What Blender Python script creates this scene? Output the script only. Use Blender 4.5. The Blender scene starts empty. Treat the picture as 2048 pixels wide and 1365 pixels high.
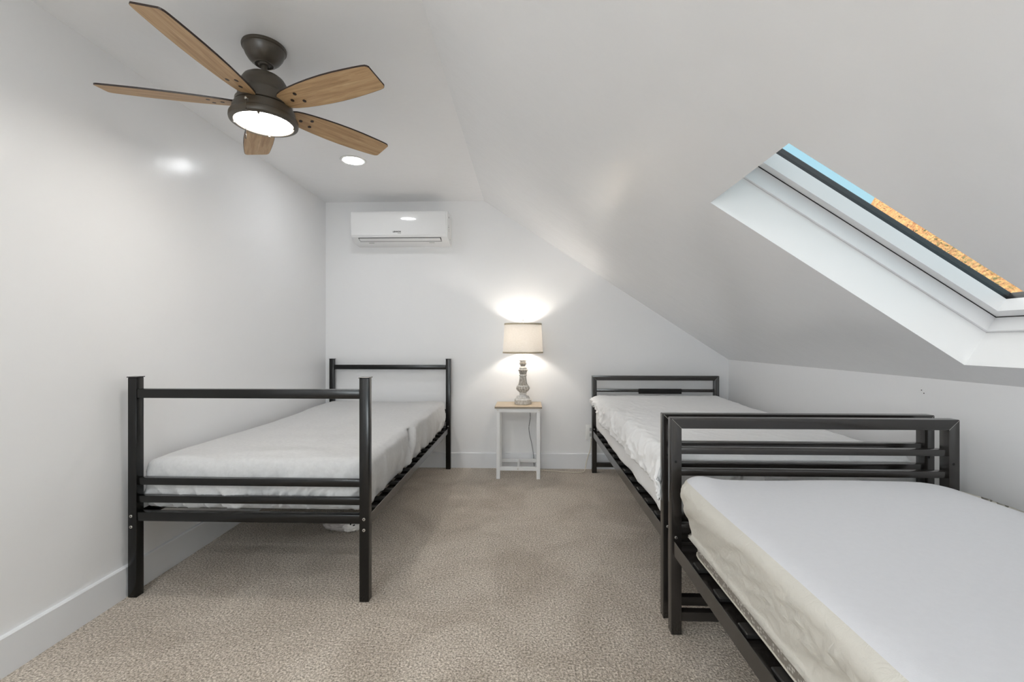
import bpy, bmesh, math, random
from mathutils import Vector, Matrix, noise
random.seed(7)
S = bpy.context.scene
COL = S.collection
PI = math.pi
R = math.radians

# ------------------------------------------------------------------ materials
def mat(name, color=(.8, .8, .8), rough=.5, metal=0., spec=.5, emit=None, estr=0., trans=0., coat=0.):
    m = bpy.data.materials.new(name); m.use_nodes = True
    b = m.node_tree.nodes['Principled BSDF']
    b.inputs['Base Color'].default_value = (*color, 1)
    b.inputs['Roughness'].default_value = rough
    b.inputs['Metallic'].default_value = metal
    b.inputs['Specular IOR Level'].default_value = spec
    b.inputs['Transmission Weight'].default_value = trans
    b.inputs['Coat Weight'].default_value = coat
    if emit:
        b.inputs['Emission Color'].default_value = (*emit, 1)
        b.inputs['Emission Strength'].default_value = estr
    return m, m.node_tree, b

def N(nt, t, **kw):
    n = nt.nodes.new(t)
    for k, v in kw.items():
        if k in n.inputs.keys(): n.inputs[k].default_value = v
        else: setattr(n, k, v)
    return n

def coords(nt, scale=(1, 1, 1), rot=(0, 0, 0), kind='Object'):
    tc = nt.nodes.new('ShaderNodeTexCoord'); mp = nt.nodes.new('ShaderNodeMapping')
    mp.inputs['Scale'].default_value = scale; mp.inputs['Rotation'].default_value = rot
    nt.links.new(tc.outputs[kind], mp.inputs['Vector'])
    return mp.outputs['Vector']

def nz(nt, vec, scale, detail=3., rough=.5, dist=0.):
    n = N(nt, 'ShaderNodeTexNoise', Scale=scale, Detail=detail, Roughness=rough, Distortion=dist)
    nt.links.new(vec, n.inputs['Vector']); return n.outputs['Fac']

def ramp(nt, fac, stops):
    r = nt.nodes.new('ShaderNodeValToRGB')
    el = r.color_ramp.elements
    while len(el) < len(stops): el.new(.5)
    for e, (p, c) in zip(el, stops):
        e.position = p; e.color = (*c, 1) if len(c) == 3 else c
    nt.links.new(fac, r.inputs['Fac']); return r.outputs['Color']

def bump(nt, b, h, strength=.2, dist=.002, prev=None):
    n = N(nt, 'ShaderNodeBump', Strength=strength, Distance=dist)
    nt.links.new(h, n.inputs['Height'])
    if prev: nt.links.new(prev, n.inputs['Normal'])
    nt.links.new(n.outputs['Normal'], b.inputs['Normal']); return n.outputs['Normal']

def wall_mat(name, color, rough=.33, spec=.35):
    m, nt, b = mat(name, color, rough, spec=spec)
    v = coords(nt)
    c = ramp(nt, nz(nt, v, 1.3, 2), [(.3, tuple(x * .985 for x in color)), (.7, color)])
    nt.links.new(c, b.inputs['Base Color'])
    p = bump(nt, b, nz(nt, v, 9, 3, .6), .35, .004)
    bump(nt, b, nz(nt, v, 160, 2), .05, .001, p)
    return m
M_wall = wall_mat('wall_paint', (.86, .86, .865), .22, .28)
M_slope = wall_mat('ceiling_paint', (.86, .86, .865), .20, .5)
M_trim, _, _ = mat('trim_paint', (.80, .81, .83), .35, spec=.4)
M_shaft, _, _ = mat('shaft_paint', (.86, .86, .86), .45, spec=.3)
M_outer, _, _ = mat('roofing', (.2, .18, .17), .9)

def carpet_mat():
    m, nt, b = mat('carpet_fibre', (.3, .25, .2), .95, spec=.05)
    v = coords(nt)
    fine = nz(nt, v, 130, 2, .75)
    vo = N(nt, 'ShaderNodeTexVoronoi', Scale=150.); nt.links.new(v, vo.inputs['Vector'])
    big = nz(nt, v, 2.6, 4, .6, .8)
    mx = N(nt, 'ShaderNodeMath', operation='MULTIPLY'); nt.links.new(fine, mx.inputs[0]); mx.inputs[1].default_value = 1.
    c1 = ramp(nt, fine, [(.30, (.17, .148, .120)), (.5, (.50, .435, .36)), (.70, (.86, .785, .69))])
    c2 = ramp(nt, big, [(.35, (.80, .78, .76)), (.6, (1.0, 1.0, 1.0))])
    mm = N(nt, 'ShaderNodeMix', data_type='RGBA', blend_type='MULTIPLY'); mm.inputs[0].default_value = 1.
    nt.links.new(c1, mm.inputs[6]); nt.links.new(c2, mm.inputs[7])
    nt.links.new(mm.outputs[2], b.inputs['Base Color'])
    b.inputs['Sheen Weight'].default_value = .2
    p = bump(nt, b, vo.outputs['Distance'], .55, .004)
    bump(nt, b, nz(nt, v, 90, 2), .6, .006, p)
    return m
M_carpet = carpet_mat()

def metal_paint(name, color, rough, spec=.5):
    m, nt, b = mat(name, color, rough, spec=spec)
    v = coords(nt)
    bump(nt, b, nz(nt, v, 300, 2), .04, .0005)
    return m
M_black = metal_paint('black_powder_coat', (.005, .0048, .0045), .2, .4)
M_brown = metal_paint('charcoal_powder_coat', (.018, .0155, .014), .18, .8)
M_slat = metal_paint('slat_metal', (.012, .011, .010), .5)
M_bolt, _, _ = mat('zinc_bolt', (.62, .6, .56), .3, metal=1.)
M_hole, _, _ = mat('dark_hole', (.004, .004, .004), .8)
M_bronze = metal_paint('oil_rubbed_bronze', (.058, .047, .034), .36, .55)
M_weld, _, _ = mat('seam_edge', (.30, .29, .27), .4)

def fabric_mat(name, color, weave=700, mottle=.05, sheen=.1, strength=.15, folds=0.):
    m, nt, b = mat(name, color, .85, spec=.15)
    v = coords(nt)
    c = ramp(nt, nz(nt, v, 60, 4, .7), [(.3, tuple(x * (1 - mottle) for x in color)), (.7, color)])
    nt.links.new(c, b.inputs['Base Color'])
    b.inputs['Sheen Weight'].default_value = sheen
    p = bump(nt, b, nz(nt, v, weave, 2), strength, .001)
    if folds: bump(nt, b, nz(nt, v, 14, 4, .6, 1.2), folds, .012, p)
    return m
M_sheet_grey = fabric_mat('pale_grey_sheet', (.64, .64, .64), 500, .10, .1, .25, .12)
M_sheet_white = fabric_mat('white_protector', (.66, .665, .69), 600, .03)
M_crinkle = fabric_mat('crinkled_white_cover', (.90, .90, .90), 400, .03, .1, .1, .3)
M_mattress = fabric_mat('mattress_ticking', (.55, .53, .50), 300, .1)
M_piping, _, _ = mat('cream_piping', (.62, .58, .50), .7)

def side_cream():
    # knit protector sides, the fan's warm light put into the cream
    m, nt, b = mat('knit_skirt_warm_light', (.62, .60, .545), .8, spec=.15)
    v = coords(nt, (1, 1, 1))
    bump(nt, b, nz(nt, v, 22, 5, .6, 1.5), .35, .01)
    return m
M_skirt_warm = side_cream()

def mesh_band():
    m, nt, b = mat('grey_dotted_border', (.1, .09, .08), .8)
    v = coords(nt)
    vo = N(nt, 'ShaderNodeTexVoronoi', Scale=95.); nt.links.new(v, vo.inputs['Vector'])
    c = ramp(nt, vo.outputs['Distance'], [(.0, (.75, .72, .66)), (.25, (.5, .47, .42)), (.42, (.24, .215, .185))])
    nt.links.new(c, b.inputs['Base Color']); return m
M_band = mesh_band()

def wood_mat(name, a, b_, c_, axis_scale=(1, 14, 14), rough=.45, spec=.4):
    m, nt, b = mat(name, a, rough, spec=spec)
    v = coords(nt, axis_scale)
    g = nz(nt, v, 3.2, 6, .62, 1.0)
    g2 = nz(nt, coords(nt, (axis_scale[0] * 2, axis_scale[1] * 6, axis_scale[2] * 6)), 6, 3, .6)
    c = ramp(nt, g, [(.28, a), (.5, b_), (.72, c_)])
    c2 = ramp(nt, g2, [(.35, (.72, .70, .66)), (.6, (1, 1, 1))])
    mm = N(nt, 'ShaderNodeMix', data_type='RGBA', blend_type='MULTIPLY'); mm.inputs[0].default_value = .7
    nt.links.new(c, mm.inputs[6]); nt.links.new(c2, mm.inputs[7])
    nt.links.new(mm.outputs[2], b.inputs['Base Color'])
    return m
M_blade = wood_mat('blade_oak_veneer', (.34, .20, .095), (.50, .325, .17), (.60, .42, .24))
M_blade_edge, _, _ = mat('blade_dark_edge', (.022, .010, .006), .4)
M_tabletop = wood_mat('table_top_oak', (.48, .38, .27), (.60, .49, .36), (.68, .57, .44), (2, 14, 14))
M_table_edge, _, _ = mat('table_top_edge', (.30, .25, .19), .6)
M_tablewhite, _, _ = mat('table_white_metal', (.80, .80, .80), .4)

M_plastic, _, _ = mat('air_conditioner_plastic', (.82, .82, .82), .09, spec=.5)
M_black_plastic, _, _ = mat('black_print', (.01, .01, .01), .5)
M_grey_plastic, _, _ = mat('grey_plastic', (.45, .45, .44), .4)
M_plate, _, _ = mat('plate_plastic', (.82, .82, .8), .3)
M_cord_grey, _, _ = mat('cord_grey', (.16, .16, .17), .4)
M_cord_cream, _, _ = mat('cord_cream', (.72, .66, .55), .4)
M_lens, _, _ = mat('downlight_lens', (.9, .9, .9), .5, emit=(.96, .98, 1), estr=35.)
M_lens_fill, _, _ = mat('added_downlight_lens', (.9, .9, .9), .5, emit=(.955, .98, 1), estr=180.)

def fanglass():
    m, nt, b = mat('frosted_fan_glass', (.9, .88, .82), .35, spec=.5)
    v = coords(nt)
    # emission colour varied by noise over the frosted bowl
    g = nz(nt, v, 5, 1)
    c = ramp(nt, g, [(.35, (1, .92, .82)), (.6, (1, .96, .90))])
    nt.links.new(c, b.inputs['Emission Color']); b.inputs['Emission Strength'].default_value = 21.
    return m
M_fanglass = fanglass()

def shade_mat():
    m = bpy.data.materials.new('linen_lamp_shade'); m.use_nodes = True; nt = m.node_tree
    b = nt.nodes['Principled BSDF']; out = nt.nodes['Material Output']
    v = coords(nt)
    c = ramp(nt, nz(nt, coords(nt, (1, 1, 6)), 60, 4, .7), [(.3, (.78, .75, .71)), (.7, (.88, .86, .83))])
    nt.links.new(c, b.inputs['Base Color']); b.inputs['Roughness'].default_value = .9
    t = nt.nodes.new('ShaderNodeBsdfTranslucent'); nt.links.new(c, t.inputs['Color'])
    mx = nt.nodes.new('ShaderNodeMixShader'); mx.inputs[0].default_value = .30
    nt.links.new(b.outputs[0], mx.inputs[1]); nt.links.new(t.outputs[0], mx.inputs[2])
    nt.links.new(mx.outputs[0], out.inputs['Surface'])
    bump(nt, b, nz(nt, coords(nt, (1, 1, 5)), 70, 4, .7), .4, .003)
    return m
M_shade = shade_mat()
M_shade_trim = fabric_mat('tan_shade_trim', (.56, .49, .37), 300, .15)

def lamp_body_mat():
    m, nt, b = mat('whitewashed_carved_wood', (.6, .58, .55), .75, spec=.2)
    v = coords(nt)
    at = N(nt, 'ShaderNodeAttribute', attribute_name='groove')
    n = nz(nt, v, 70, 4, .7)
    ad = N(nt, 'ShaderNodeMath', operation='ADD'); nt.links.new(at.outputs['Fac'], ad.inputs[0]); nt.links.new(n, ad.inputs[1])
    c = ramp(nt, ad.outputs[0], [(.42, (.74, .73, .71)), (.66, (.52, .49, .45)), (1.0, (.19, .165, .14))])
    nt.links.new(c, b.inputs['Base Color'])
    bump(nt, b, n, .4, .002); return m
M_lampbody = lamp_body_mat()
M_neck, _, _ = mat('lamp_neck_white', (.8, .8, .8), .4)
M_crystal, _, _ = mat('clear_glass_finial', (.95, .95, .95), .03, trans=.9)
M_bulb, _, _ = mat('lamp_bulb', (.9, .9, .9), .4, emit=(1, .93, .84), estr=88.)

def glass_mat():
    m = bpy.data.materials.new('skylight_glass'); m.use_nodes = True; nt = m.node_tree
    nt.nodes.clear()
    out = nt.nodes.new('ShaderNodeOutputMaterial')
    tr = nt.nodes.new('ShaderNodeBsdfTransparent'); tr.inputs['Color'].default_value = (.97, .985, .98, 1)
    gl = nt.nodes.new('ShaderNodeBsdfGlossy'); gl.inputs['Roughness'].default_value = .02
    mx = nt.nodes.new('ShaderNodeMixShader'); mx.inputs[0].default_value = .04
    nt.links.new(tr.outputs[0], mx.inputs[1]); nt.links.new(gl.outputs[0], mx.inputs[2])
    nt.links.new(mx.outputs[0], out.inputs['Surface']); return m
M_glass = glass_mat()
M_gasket, _, _ = mat('black_gasket', (.022, .022, .024), .35)
M_frame, _, _ = mat('skylight_frame_white', (.84, .84, .85), .32, spec=.4)
M_groove, _, _ = mat('frame_gap', (.02, .02, .02), .9)

def rock_mat():
    m, nt, b = mat('sunlit_red_rock', (.6, .3, .12), .95, spec=.05)
    v = coords(nt)
    a = nz(nt, v, 1.6, 8, .75, .8)
    c = ramp(nt, a, [(.38, (.20, .085, .05)), (.46, (.58, .29, .14)), (.60, (.88, .56, .26))])  # darkest tone paints shaded crevices into the rock
    g = nz(nt, v, 1.3, 6, .75)
    z = N(nt, 'ShaderNodeSeparateXYZ'); nt.links.new(v, z.inputs[0])
    mr = N(nt, 'ShaderNodeMapRange'); mr.inputs['From Min'].default_value = 33; mr.inputs['From Max'].default_value = 22
    nt.links.new(z.outputs['Z'], mr.inputs['Value'])
    ml = N(nt, 'ShaderNodeMath', operation='MULTIPLY'); nt.links.new(g, ml.inputs[0]); nt.links.new(mr.outputs[0], ml.inputs[1])
    k = ramp(nt, ml.outputs[0], [(.50, (0, 0, 0)), (.60, (1, 1, 1))])
    mm = N(nt, 'ShaderNodeMix', data_type='RGBA'); nt.links.new(k, mm.inputs[0]); nt.links.new(c, mm.inputs[6])
    mm.inputs[7].default_value = (.30, .25, .11, 1)
    nt.links.new(mm.outputs[2], b.inputs['Base Color'])
    bump(nt, b, nz(nt, v, 1.8, 8, .7), 1., .8); return m
M_rock = rock_mat()
M_shrub, _, _ = mat('dry_shrub', (.13, .13, .06), .9)

# ------------------------------------------------------------------ object helpers
ORG = {}
def link(o): COL.objects.link(o); return o

def tag(o, label, cat, group=None):
    o['label'] = label; o['category'] = cat
    if group: o['group'] = group
    return o

def thing(name, label, cat, loc=(0, 0, 0), group=None):
    o = link(bpy.data.objects.new(name, None)); o.location = loc
    o.empty_display_size = .1
    ORG[o] = Vector(loc); return tag(o, label, cat, group)

def obj(name, bm, mats, parent=None, loc=None, smooth=False, autosm=None):
    """link bm (in world coordinates) as one mesh object, relative to its parent's origin"""
    org = ORG[parent] if parent is not None else Vector(loc or (0, 0, 0))
    bmesh.ops.translate(bm, verts=bm.verts, vec=-org)
    me = bpy.data.meshes.new(name)
    if smooth or autosm:
        for f in bm.faces: f.smooth = True
    if autosm:
        for e in bm.edges:
            if len(e.link_faces) == 2 and e.calc_face_angle(0) > R(autosm): e.smooth = False
    bm.to_mesh(me); bm.free()
    if not isinstance(mats, (list, tuple)): mats = [mats]
    for m in mats: me.materials.append(m)
    o = link(bpy.data.objects.new(name, me))
    if parent is not None: o.parent = parent; ORG[o] = org
    else: o.location = org; ORG[o] = org
    return o

def struct(name, bm, mats, **k):
    o = obj(name, bm, mats, **k); o['kind'] = 'structure'; return o

def box(bm, x0, x1, y0, y1, z0, z1, bev=0., seg=1, mi=0):
    vs = [bm.verts.new((x, y, z)) for x in (x0, x1) for y in (y0, y1) for z in (z0, z1)]
    idx = [(0, 1, 3, 2), (4, 6, 7, 5), (0, 4, 5, 1), (2, 3, 7, 6), (0, 2, 6, 4), (1, 5, 7, 3)]
    fs = [bm.faces.new([vs[i] for i in q]) for q in idx]
    for f in fs: f.material_index = mi
    if bev:
        es = list({e for f in fs for e in f.edges})
        bmesh.ops.bevel(bm, geom=es, offset=bev, segments=seg, profile=.5, affect='EDGES')
    return bm

def bx(*a, **k):
    return box(bmesh.new(), *a, **k)

def lathe(bm, prof, center=(0, 0, 0), n=48, mod=None, cap=True):
    """prof: list of (r, z)"""
    rings = []
    for i, (r, z) in enumerate(prof):
        ring = []
        for k in range(n):
            a = 2 * PI * k / n
            rr = r * (mod(a, z, i) if mod else 1)
            ring.append(bm.verts.new((center[0] + rr * math.cos(a), center[1] + rr * math.sin(a), center[2] + z)))
        rings.append(ring)
    for a, b in zip(rings, rings[1:]):
        for k in range(n):
            bm.faces.new((a[k], a[(k + 1) % n], b[(k + 1) % n], b[k]))
    if cap:
        bm.faces.new(rings[0][::-1]); bm.faces.new(rings[-1])
    bmesh.ops.recalc_face_normals(bm, faces=bm.faces)
    return bm

def cyl(bm, p, d, r, h, n=20, bev=0):
    d = Vector(d).normalized(); q = Vector((0, 0, 1)).rotation_difference(d)
    prof = [(r, 0), (r, h)] if not bev else [(r, 0), (r, h - bev), (r - bev, h)]
    b2 = lathe(bmesh.new(), prof, n=n)
    for v in b2.verts: v.co = q @ v.co + Vector(p)
    me = bpy.data.meshes.new('t'); b2.to_mesh(me); b2.free(); bm.from_mesh(me); bpy.data.meshes.remove(me)
    return bm

def tube(bm, pts, r, n=10, closed=False):
    pts = [Vector(p) for p in pts]; rings = []
    up = Vector((0, 0, 1))
    for i, p in enumerate(pts):
        a = pts[max(i - 1, 0)]; b = pts[min(i + 1, len(pts) - 1)]
        t = (b - a).normalized()
        s = t.cross(up)
        if s.length < .05: s = t.cross(Vector((1, 0, 0)))
        s.normalize(); u = s.cross(t)
        rings.append([bm.verts.new(p + r * (math.cos(2 * PI * k / n) * s + math.sin(2 * PI * k / n) * u)) for k in range(n)])
    for a, b in zip(rings, rings[1:]):
        for k in range(n): bm.faces.new((a[k], a[(k + 1) % n], b[(k + 1) % n], b[k]))
    bm.faces.new(rings[0][::-1]); bm.faces.new(rings[-1])
    bmesh.ops.recalc_face_normals(bm, faces=bm.faces)
    return bm

def spline(pts, per=8):
    P = [Vector(p) for p in pts]; P = [2 * P[0] - P[1]] + P + [2 * P[-1] - P[-2]]; out = []
    for i in range(1, len(P) - 2):
        for k in range(per):
            t = k / per; a, b, c, d = P[i - 1:i + 3]
            out.append(.5 * ((2 * b) + (-a + c) * t + (2 * a - 5 * b + 4 * c - d) * t * t + (-a + 3 * b - 3 * c + d) * t ** 3))
    out.append(P[-2]); return out

def prism(bm, poly, axis, a0, a1, bev=0, mi=0):
    """poly: 2D points; axis 'x','y','z' is the extrusion axis"""
    def mk(p, a):
        return {'x': (a, p[0], p[1]), 'y': (p[0], a, p[1]), 'z': (p[0], p[1], a)}[axis]
    A = [bm.verts.new(mk(p, a0)) for p in poly]; B = [bm.verts.new(mk(p, a1)) for p in poly]
    fs = [bm.faces.new(A), bm.faces.new(B[::-1])]
    n = len(poly)
    for k in range(n): fs.append(bm.faces.new((A[k], B[k], B[(k + 1) % n], A[(k + 1) % n])))
    for f in fs: f.material_index = mi
    bmesh.ops.recalc_face_normals(bm, faces=fs)
    if bev:
        es = list({e for f in fs for e in f.edges})
        bmesh.ops.bevel(bm, geom=es, offset=bev, segments=2, profile=.5, affect='EDGES')
    return bm

# ------------------------------------------------------------------ room shell
YB, YF = 3.87, -2.7          # far wall, wall behind the camera
ZC, XR, XK, ZK, XL = 2.276, -.37, 1.682, .923, -1.74
TH = math.atan((ZC - ZK) / (XK - XR))
DN = Vector((math.cos(TH), 0, -math.sin(TH))); NO = Vector((math.sin(TH), 0, math.cos(TH)))
P0 = Vector((XR, 0, ZC))
def sp(s, y, off=0.):        # point on the slope: distance down from the crease, depth, distance outward
    return P0 + DN * s + NO * off + Vector((0, y, 0))

struct('floor', bx(XL - .2, XK + .2, YF - .2, YB + .2, -.15, 0), M_carpet)
struct('ceiling', bx(XL - .2, XR + .02, YF - .2, YB + .2, ZC, ZC + .15), M_wall)
SL = (XK - XR) / math.cos(TH)
# sloped ceiling with the seen skylight opening and an added one behind the camera
OPEN = [(1.248, 2.330, 1.194, 1.697), (1.248, 2.330, -1.45, -.55)]
bm = bmesh.new()
ss = [0, 1.248, 2.330, SL]; ys = [YF - .1, -1.45, -.55, 1.194, 1.697, YB + .1]
TS = .14
for off in (0, 1):
    g = [[bm.verts.new(sp(s, y, TS * off)) for y in ys] for s in ss]
    for i in range(3):
        for j in range(5):
            if i == 1 and j in (1, 3): continue
            bm.faces.new((g[i][j], g[i + 1][j], g[i + 1][j + 1], g[i][j + 1]))
    if off == 0: g0 = g
g1 = g
for j in (1, 3):
    c = [(1, j), (2, j), (2, j + 1), (1, j + 1)]
    for k in range(4):
        (a, b), (c2, d) = c[k], c[(k + 1) % 4]
        f = bm.faces.new((g0[a][b], g0[c2][d], g1[c2][d], g1[a][b])); f.material_index = 1
bd = [(i, 0) for i in range(4)] + [(3, j) for j in range(1, 6)] + [(i, 5) for i in (2, 1, 0)] + [(0, j) for j in (4, 3, 2, 1)]
for k in range(len(bd)):
    (a, b), (c2, d) = bd[k], bd[(k + 1) % len(bd)]
    bm.faces.new((g0[a][b], g0[c2][d], g1[c2][d], g1[a][b]))
bmesh.ops.recalc_face_normals(bm, faces=bm.faces)
so = struct('ceiling_slope', bm, [M_slope, M_shaft])
so.name = 'ceiling_right'

prof = [(XL - .2, -.02), (XL - .2, ZC + .15), (XR, ZC + .15), (XK + .2, ZK + .02), (XK + .2, -.02)]
struct('wall_back', prism(bmesh.new(), prof, 'y', YB, YB + .15), M_wall)
WX0, WX1, WZ0, WZ1 = -1.30, .15, .55, 1.9
bm = bmesh.new()
box(bm, XL - .2, WX0, YF - .15, YF, -.02, ZC + .15); box(bm, WX1, XK + .2, YF - .15, YF, -.02, ZC + .15)
box(bm, WX0, WX1, YF - .15, YF, -.02, WZ0); box(bm, WX0, WX1, YF - .15, YF, WZ1, ZC + .15)
struct('wall_front', bm, M_wall)
bm = bmesh.new()
for a in ((WX0, WX1, WZ0, WZ0 + .05), (WX0, WX1, WZ1 - .05, WZ1), (WX0, WX0 + .05, WZ0 + .05, WZ1 - .05), (WX1 - .05, WX1, WZ0 + .05, WZ1 - .05), (-.60, -.55, WZ0 + .05, WZ1 - .05)):
    box(bm, a[0], a[1], YF - .10, YF - .05, a[2], a[3])
gw = struct('window_3', bm, M_trim)  # unseen window, added for the fill lamp to shine through
obj('pane', bx(WX0 + .04, WX1 - .04, YF - .078, YF - .072, WZ0 + .04, WZ1 - .04), M_glass, gw)
struct('wall_right', bx(XK, XK + .15, YF - .1, YB + .1, -.02, ZK + .02), M_wall)
# left wall, its foot leaning in a little towards the camera
def xleft(y, z):
    return XL + (1 - min(max(z / ZC, 0), 1)) * max(0, (3.6 - y)) * .021
bm = bmesh.new(); n1, n2 = 30, 12
g = [[bm.verts.new((xleft(YF + (YB - YF) * i / n1, ZC * j / n2), YF + (YB - YF) * i / n1, -.01 + (ZC + .01) * j / n2)) for j in range(n2 + 1)] for i in range(n1 + 1)]
for i in range(n1):
    for j in range(n2): bm.faces.new((g[i][j], g[i][j + 1], g[i + 1][j + 1], g[i + 1][j]))
h = [[bm.verts.new((XL - .2, y, z)) for z in (-.01, ZC)] for y in (YF, YB)]
bm.faces.new((h[0][0], h[1][0], h[1][1], h[0][1]))
bmesh.ops.recalc_face_normals(bm, faces=bm.faces)
struct('wall_left', bm, M_wall, smooth=True)
# baseboards
def basepoly(t=.016, hh=.128): return [(0, 0), (t, 0), (t, hh - .004), (t - .004, hh), (0, hh)]
bm = bmesh.new(); prism(bm, [(YB - p[0], p[1]) for p in basepoly()], 'x', XL, XK); struct('baseboard_back', bm, M_trim)
bm = bmesh.new(); prism(bm, [(XK - p[0], p[1]) for p in basepoly()], 'y', YF, YB - .016); struct('baseboard_right', bm, M_trim)
bm = bmesh.new(); rows = []
for i in range(31):
    y = YF + (YB - .016 - YF) * i / 30
    rows.append([bm.verts.new((xleft(y, p[1]) + p[0], y, p[1])) for p in basepoly()])
for a, b in zip(rows, rows[1:]):
    for k in range(5): bm.faces.new((a[k], a[(k + 1) % 5], b[(k + 1) % 5], b[k]))
bm.faces.new(rows[0]); bm.faces.new(rows[-1][::-1])
bmesh.ops.recalc_face_normals(bm, faces=bm.faces)
struct('baseboard_left', bm, M_trim)

# skylights
def rect(s0, s1, y0, y1, ins, off):
    return [sp(s0 + ins, y0 + ins, off), sp(s1 - ins, y0 + ins, off), sp(s1 - ins, y1 - ins, off), sp(s0 + ins, y1 - ins, off)]
def sweep(name, op, prof, m, parent=None, mats=None):
    bm = bmesh.new(); rs = [[bm.verts.new(p) for p in rect(*op, i, o)] for i, o in prof]
    for q in range(len(rs)):
        a, b = rs[q], rs[(q + 1) % len(rs)]
        for k in range(4): bm.faces.new((a[k], a[(k + 1) % 4], b[(k + 1) % 4], b[k]))
    bmesh.ops.recalc_face_normals(bm, faces=bm.faces)
    return obj(name, bm, m, parent)
for wi, op in enumerate(OPEN):  # the second is an unseen skylight added for more light
    fr = sweep('window_%d' % (wi + 1), op, [(-.05, .141), (.011, .141), (.011, .1965), (-.05, .1965)], M_frame)
    fr['kind'] = 'structure'
    sweep('frame_gap', op, [(-.04, .1965), (.013, .1965), (.013, .1990), (-.04, .1990)], M_groove, fr)
    sweep('sash', op, [(-.03, .1990), (.046, .1990), (.043, .252), (-.03, .252)], M_frame, fr)
    sweep('gasket', op, [(-.03, .252), (.041, .252), (.038, .282), (-.03, .282)], M_gasket, fr)
    bm = bmesh.new()
    lo = [bm.verts.new(p) for p in rect(*op, .03, .258)]; hi = [bm.verts.new(p) for p in rect(*op, .03, .264)]
    bm.faces.new(lo); bm.faces.new(hi[::-1])
    for k in range(4): bm.faces.new((lo[k], hi[k], hi[(k + 1) % 4], lo[(k + 1) % 4]))
    bmesh.ops.recalc_face_normals(bm, faces=bm.faces)
    obj('pane', bm, M_glass, fr)
    # weather flashing outside closes the gap between frame and roof
    sweep('flashing', op, [(-.10, .139), (-.03, .139), (-.03, .27), (-.10, .16)], M_outer, fr)

# ------------------------------------------------------------------ rounded, creased bedding
def softbox(x0, x1, y0, y1, z0, z1, rx, rz, step, disp, rzb=None, skirt=None):
    """box with rounded edges as a quad grid, displaced by disp(p, n) -> offset vector"""
    bm = bmesh.new(); V = {}
    nx, ny, nz_ = max(2, round((x1 - x0) / step)), max(2, round((y1 - y0) / step)), max(2, round((z1 - z0) / step))
    rzb = rz if rzb is None else rzb
    def vert(i, j, k):
        if (i, j, k) in V: return V[i, j, k]
        p = Vector((x0 + (x1 - x0) * i / nx, y0 + (y1 - y0) * j / ny, z0 + (z1 - z0) * k / nz_))
        q = Vector((min(max(p.x, x0 + rx), x1 - rx), min(max(p.y, y0 + rx), y1 - rx), min(max(p.z, z0 + rzb), z1 - rz)))
        rr = rz if p.z > (z0 + z1) / 2 else rzb
        d = Vector(((p.x - q.x) / rx, (p.y - q.y) / rx, (p.z - q.z) / rr))
        n = d.normalized() if d.length > 1e-6 else Vector((0, 0, 1))
        p2 = q + Vector((n.x * rx, n.y * rx, n.z * rr))
        p2 = p2 + disp(p2, n)
        V[i, j, k] = bm.verts.new(p2); return V[i, j, k]
    def face(*c):
        f = bm.faces.new([vert(*q) for q in c])
        if skirt is not None:   # sides get the cream with warm light painted in, top stays white
            top = all(q[2] == nz_ for q in c)
            inner = all(skirt <= q[0] <= nx - skirt and skirt <= q[1] <= ny - skirt for q in c)
            f.material_index = 0 if top and inner else 1
    for i in range(nx):
        for j in range(ny):
            face((i, j, nz_), (i + 1, j, nz_), (i + 1, j + 1, nz_), (i, j + 1, nz_))
            face((i, j, 0), (i, j + 1, 0), (i + 1, j + 1, 0), (i + 1, j, 0))
    for i in range(nx):
        for k in range(nz_):
            face((i, 0, k), (i + 1, 0, k), (i + 1, 0, k + 1), (i, 0, k + 1))
            face((i, ny, k), (i, ny, k + 1), (i + 1, ny, k + 1), (i + 1, ny, k))
    for j in range(ny):
        for k in range(nz_):
            face((0, j, k), (0, j, k + 1), (0, j + 1, k + 1), (0, j + 1, k))
            face((nx, j, k), (nx, j + 1, k), (nx, j + 1, k + 1), (nx, j, k + 1))
    return bm

def nn(x, y, z): return noise.noise(Vector((x, y, z)))
def ridged(x, y, z, p=3): return (1 - abs(nn(x, y, z)) * 1.6) ** p if abs(nn(x, y, z)) < .62 else 0.
def sm(a, b, x):
    t = min(max((x - a) / (b - a), 0), 1); return t * t * (3 - 2 * t)

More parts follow.
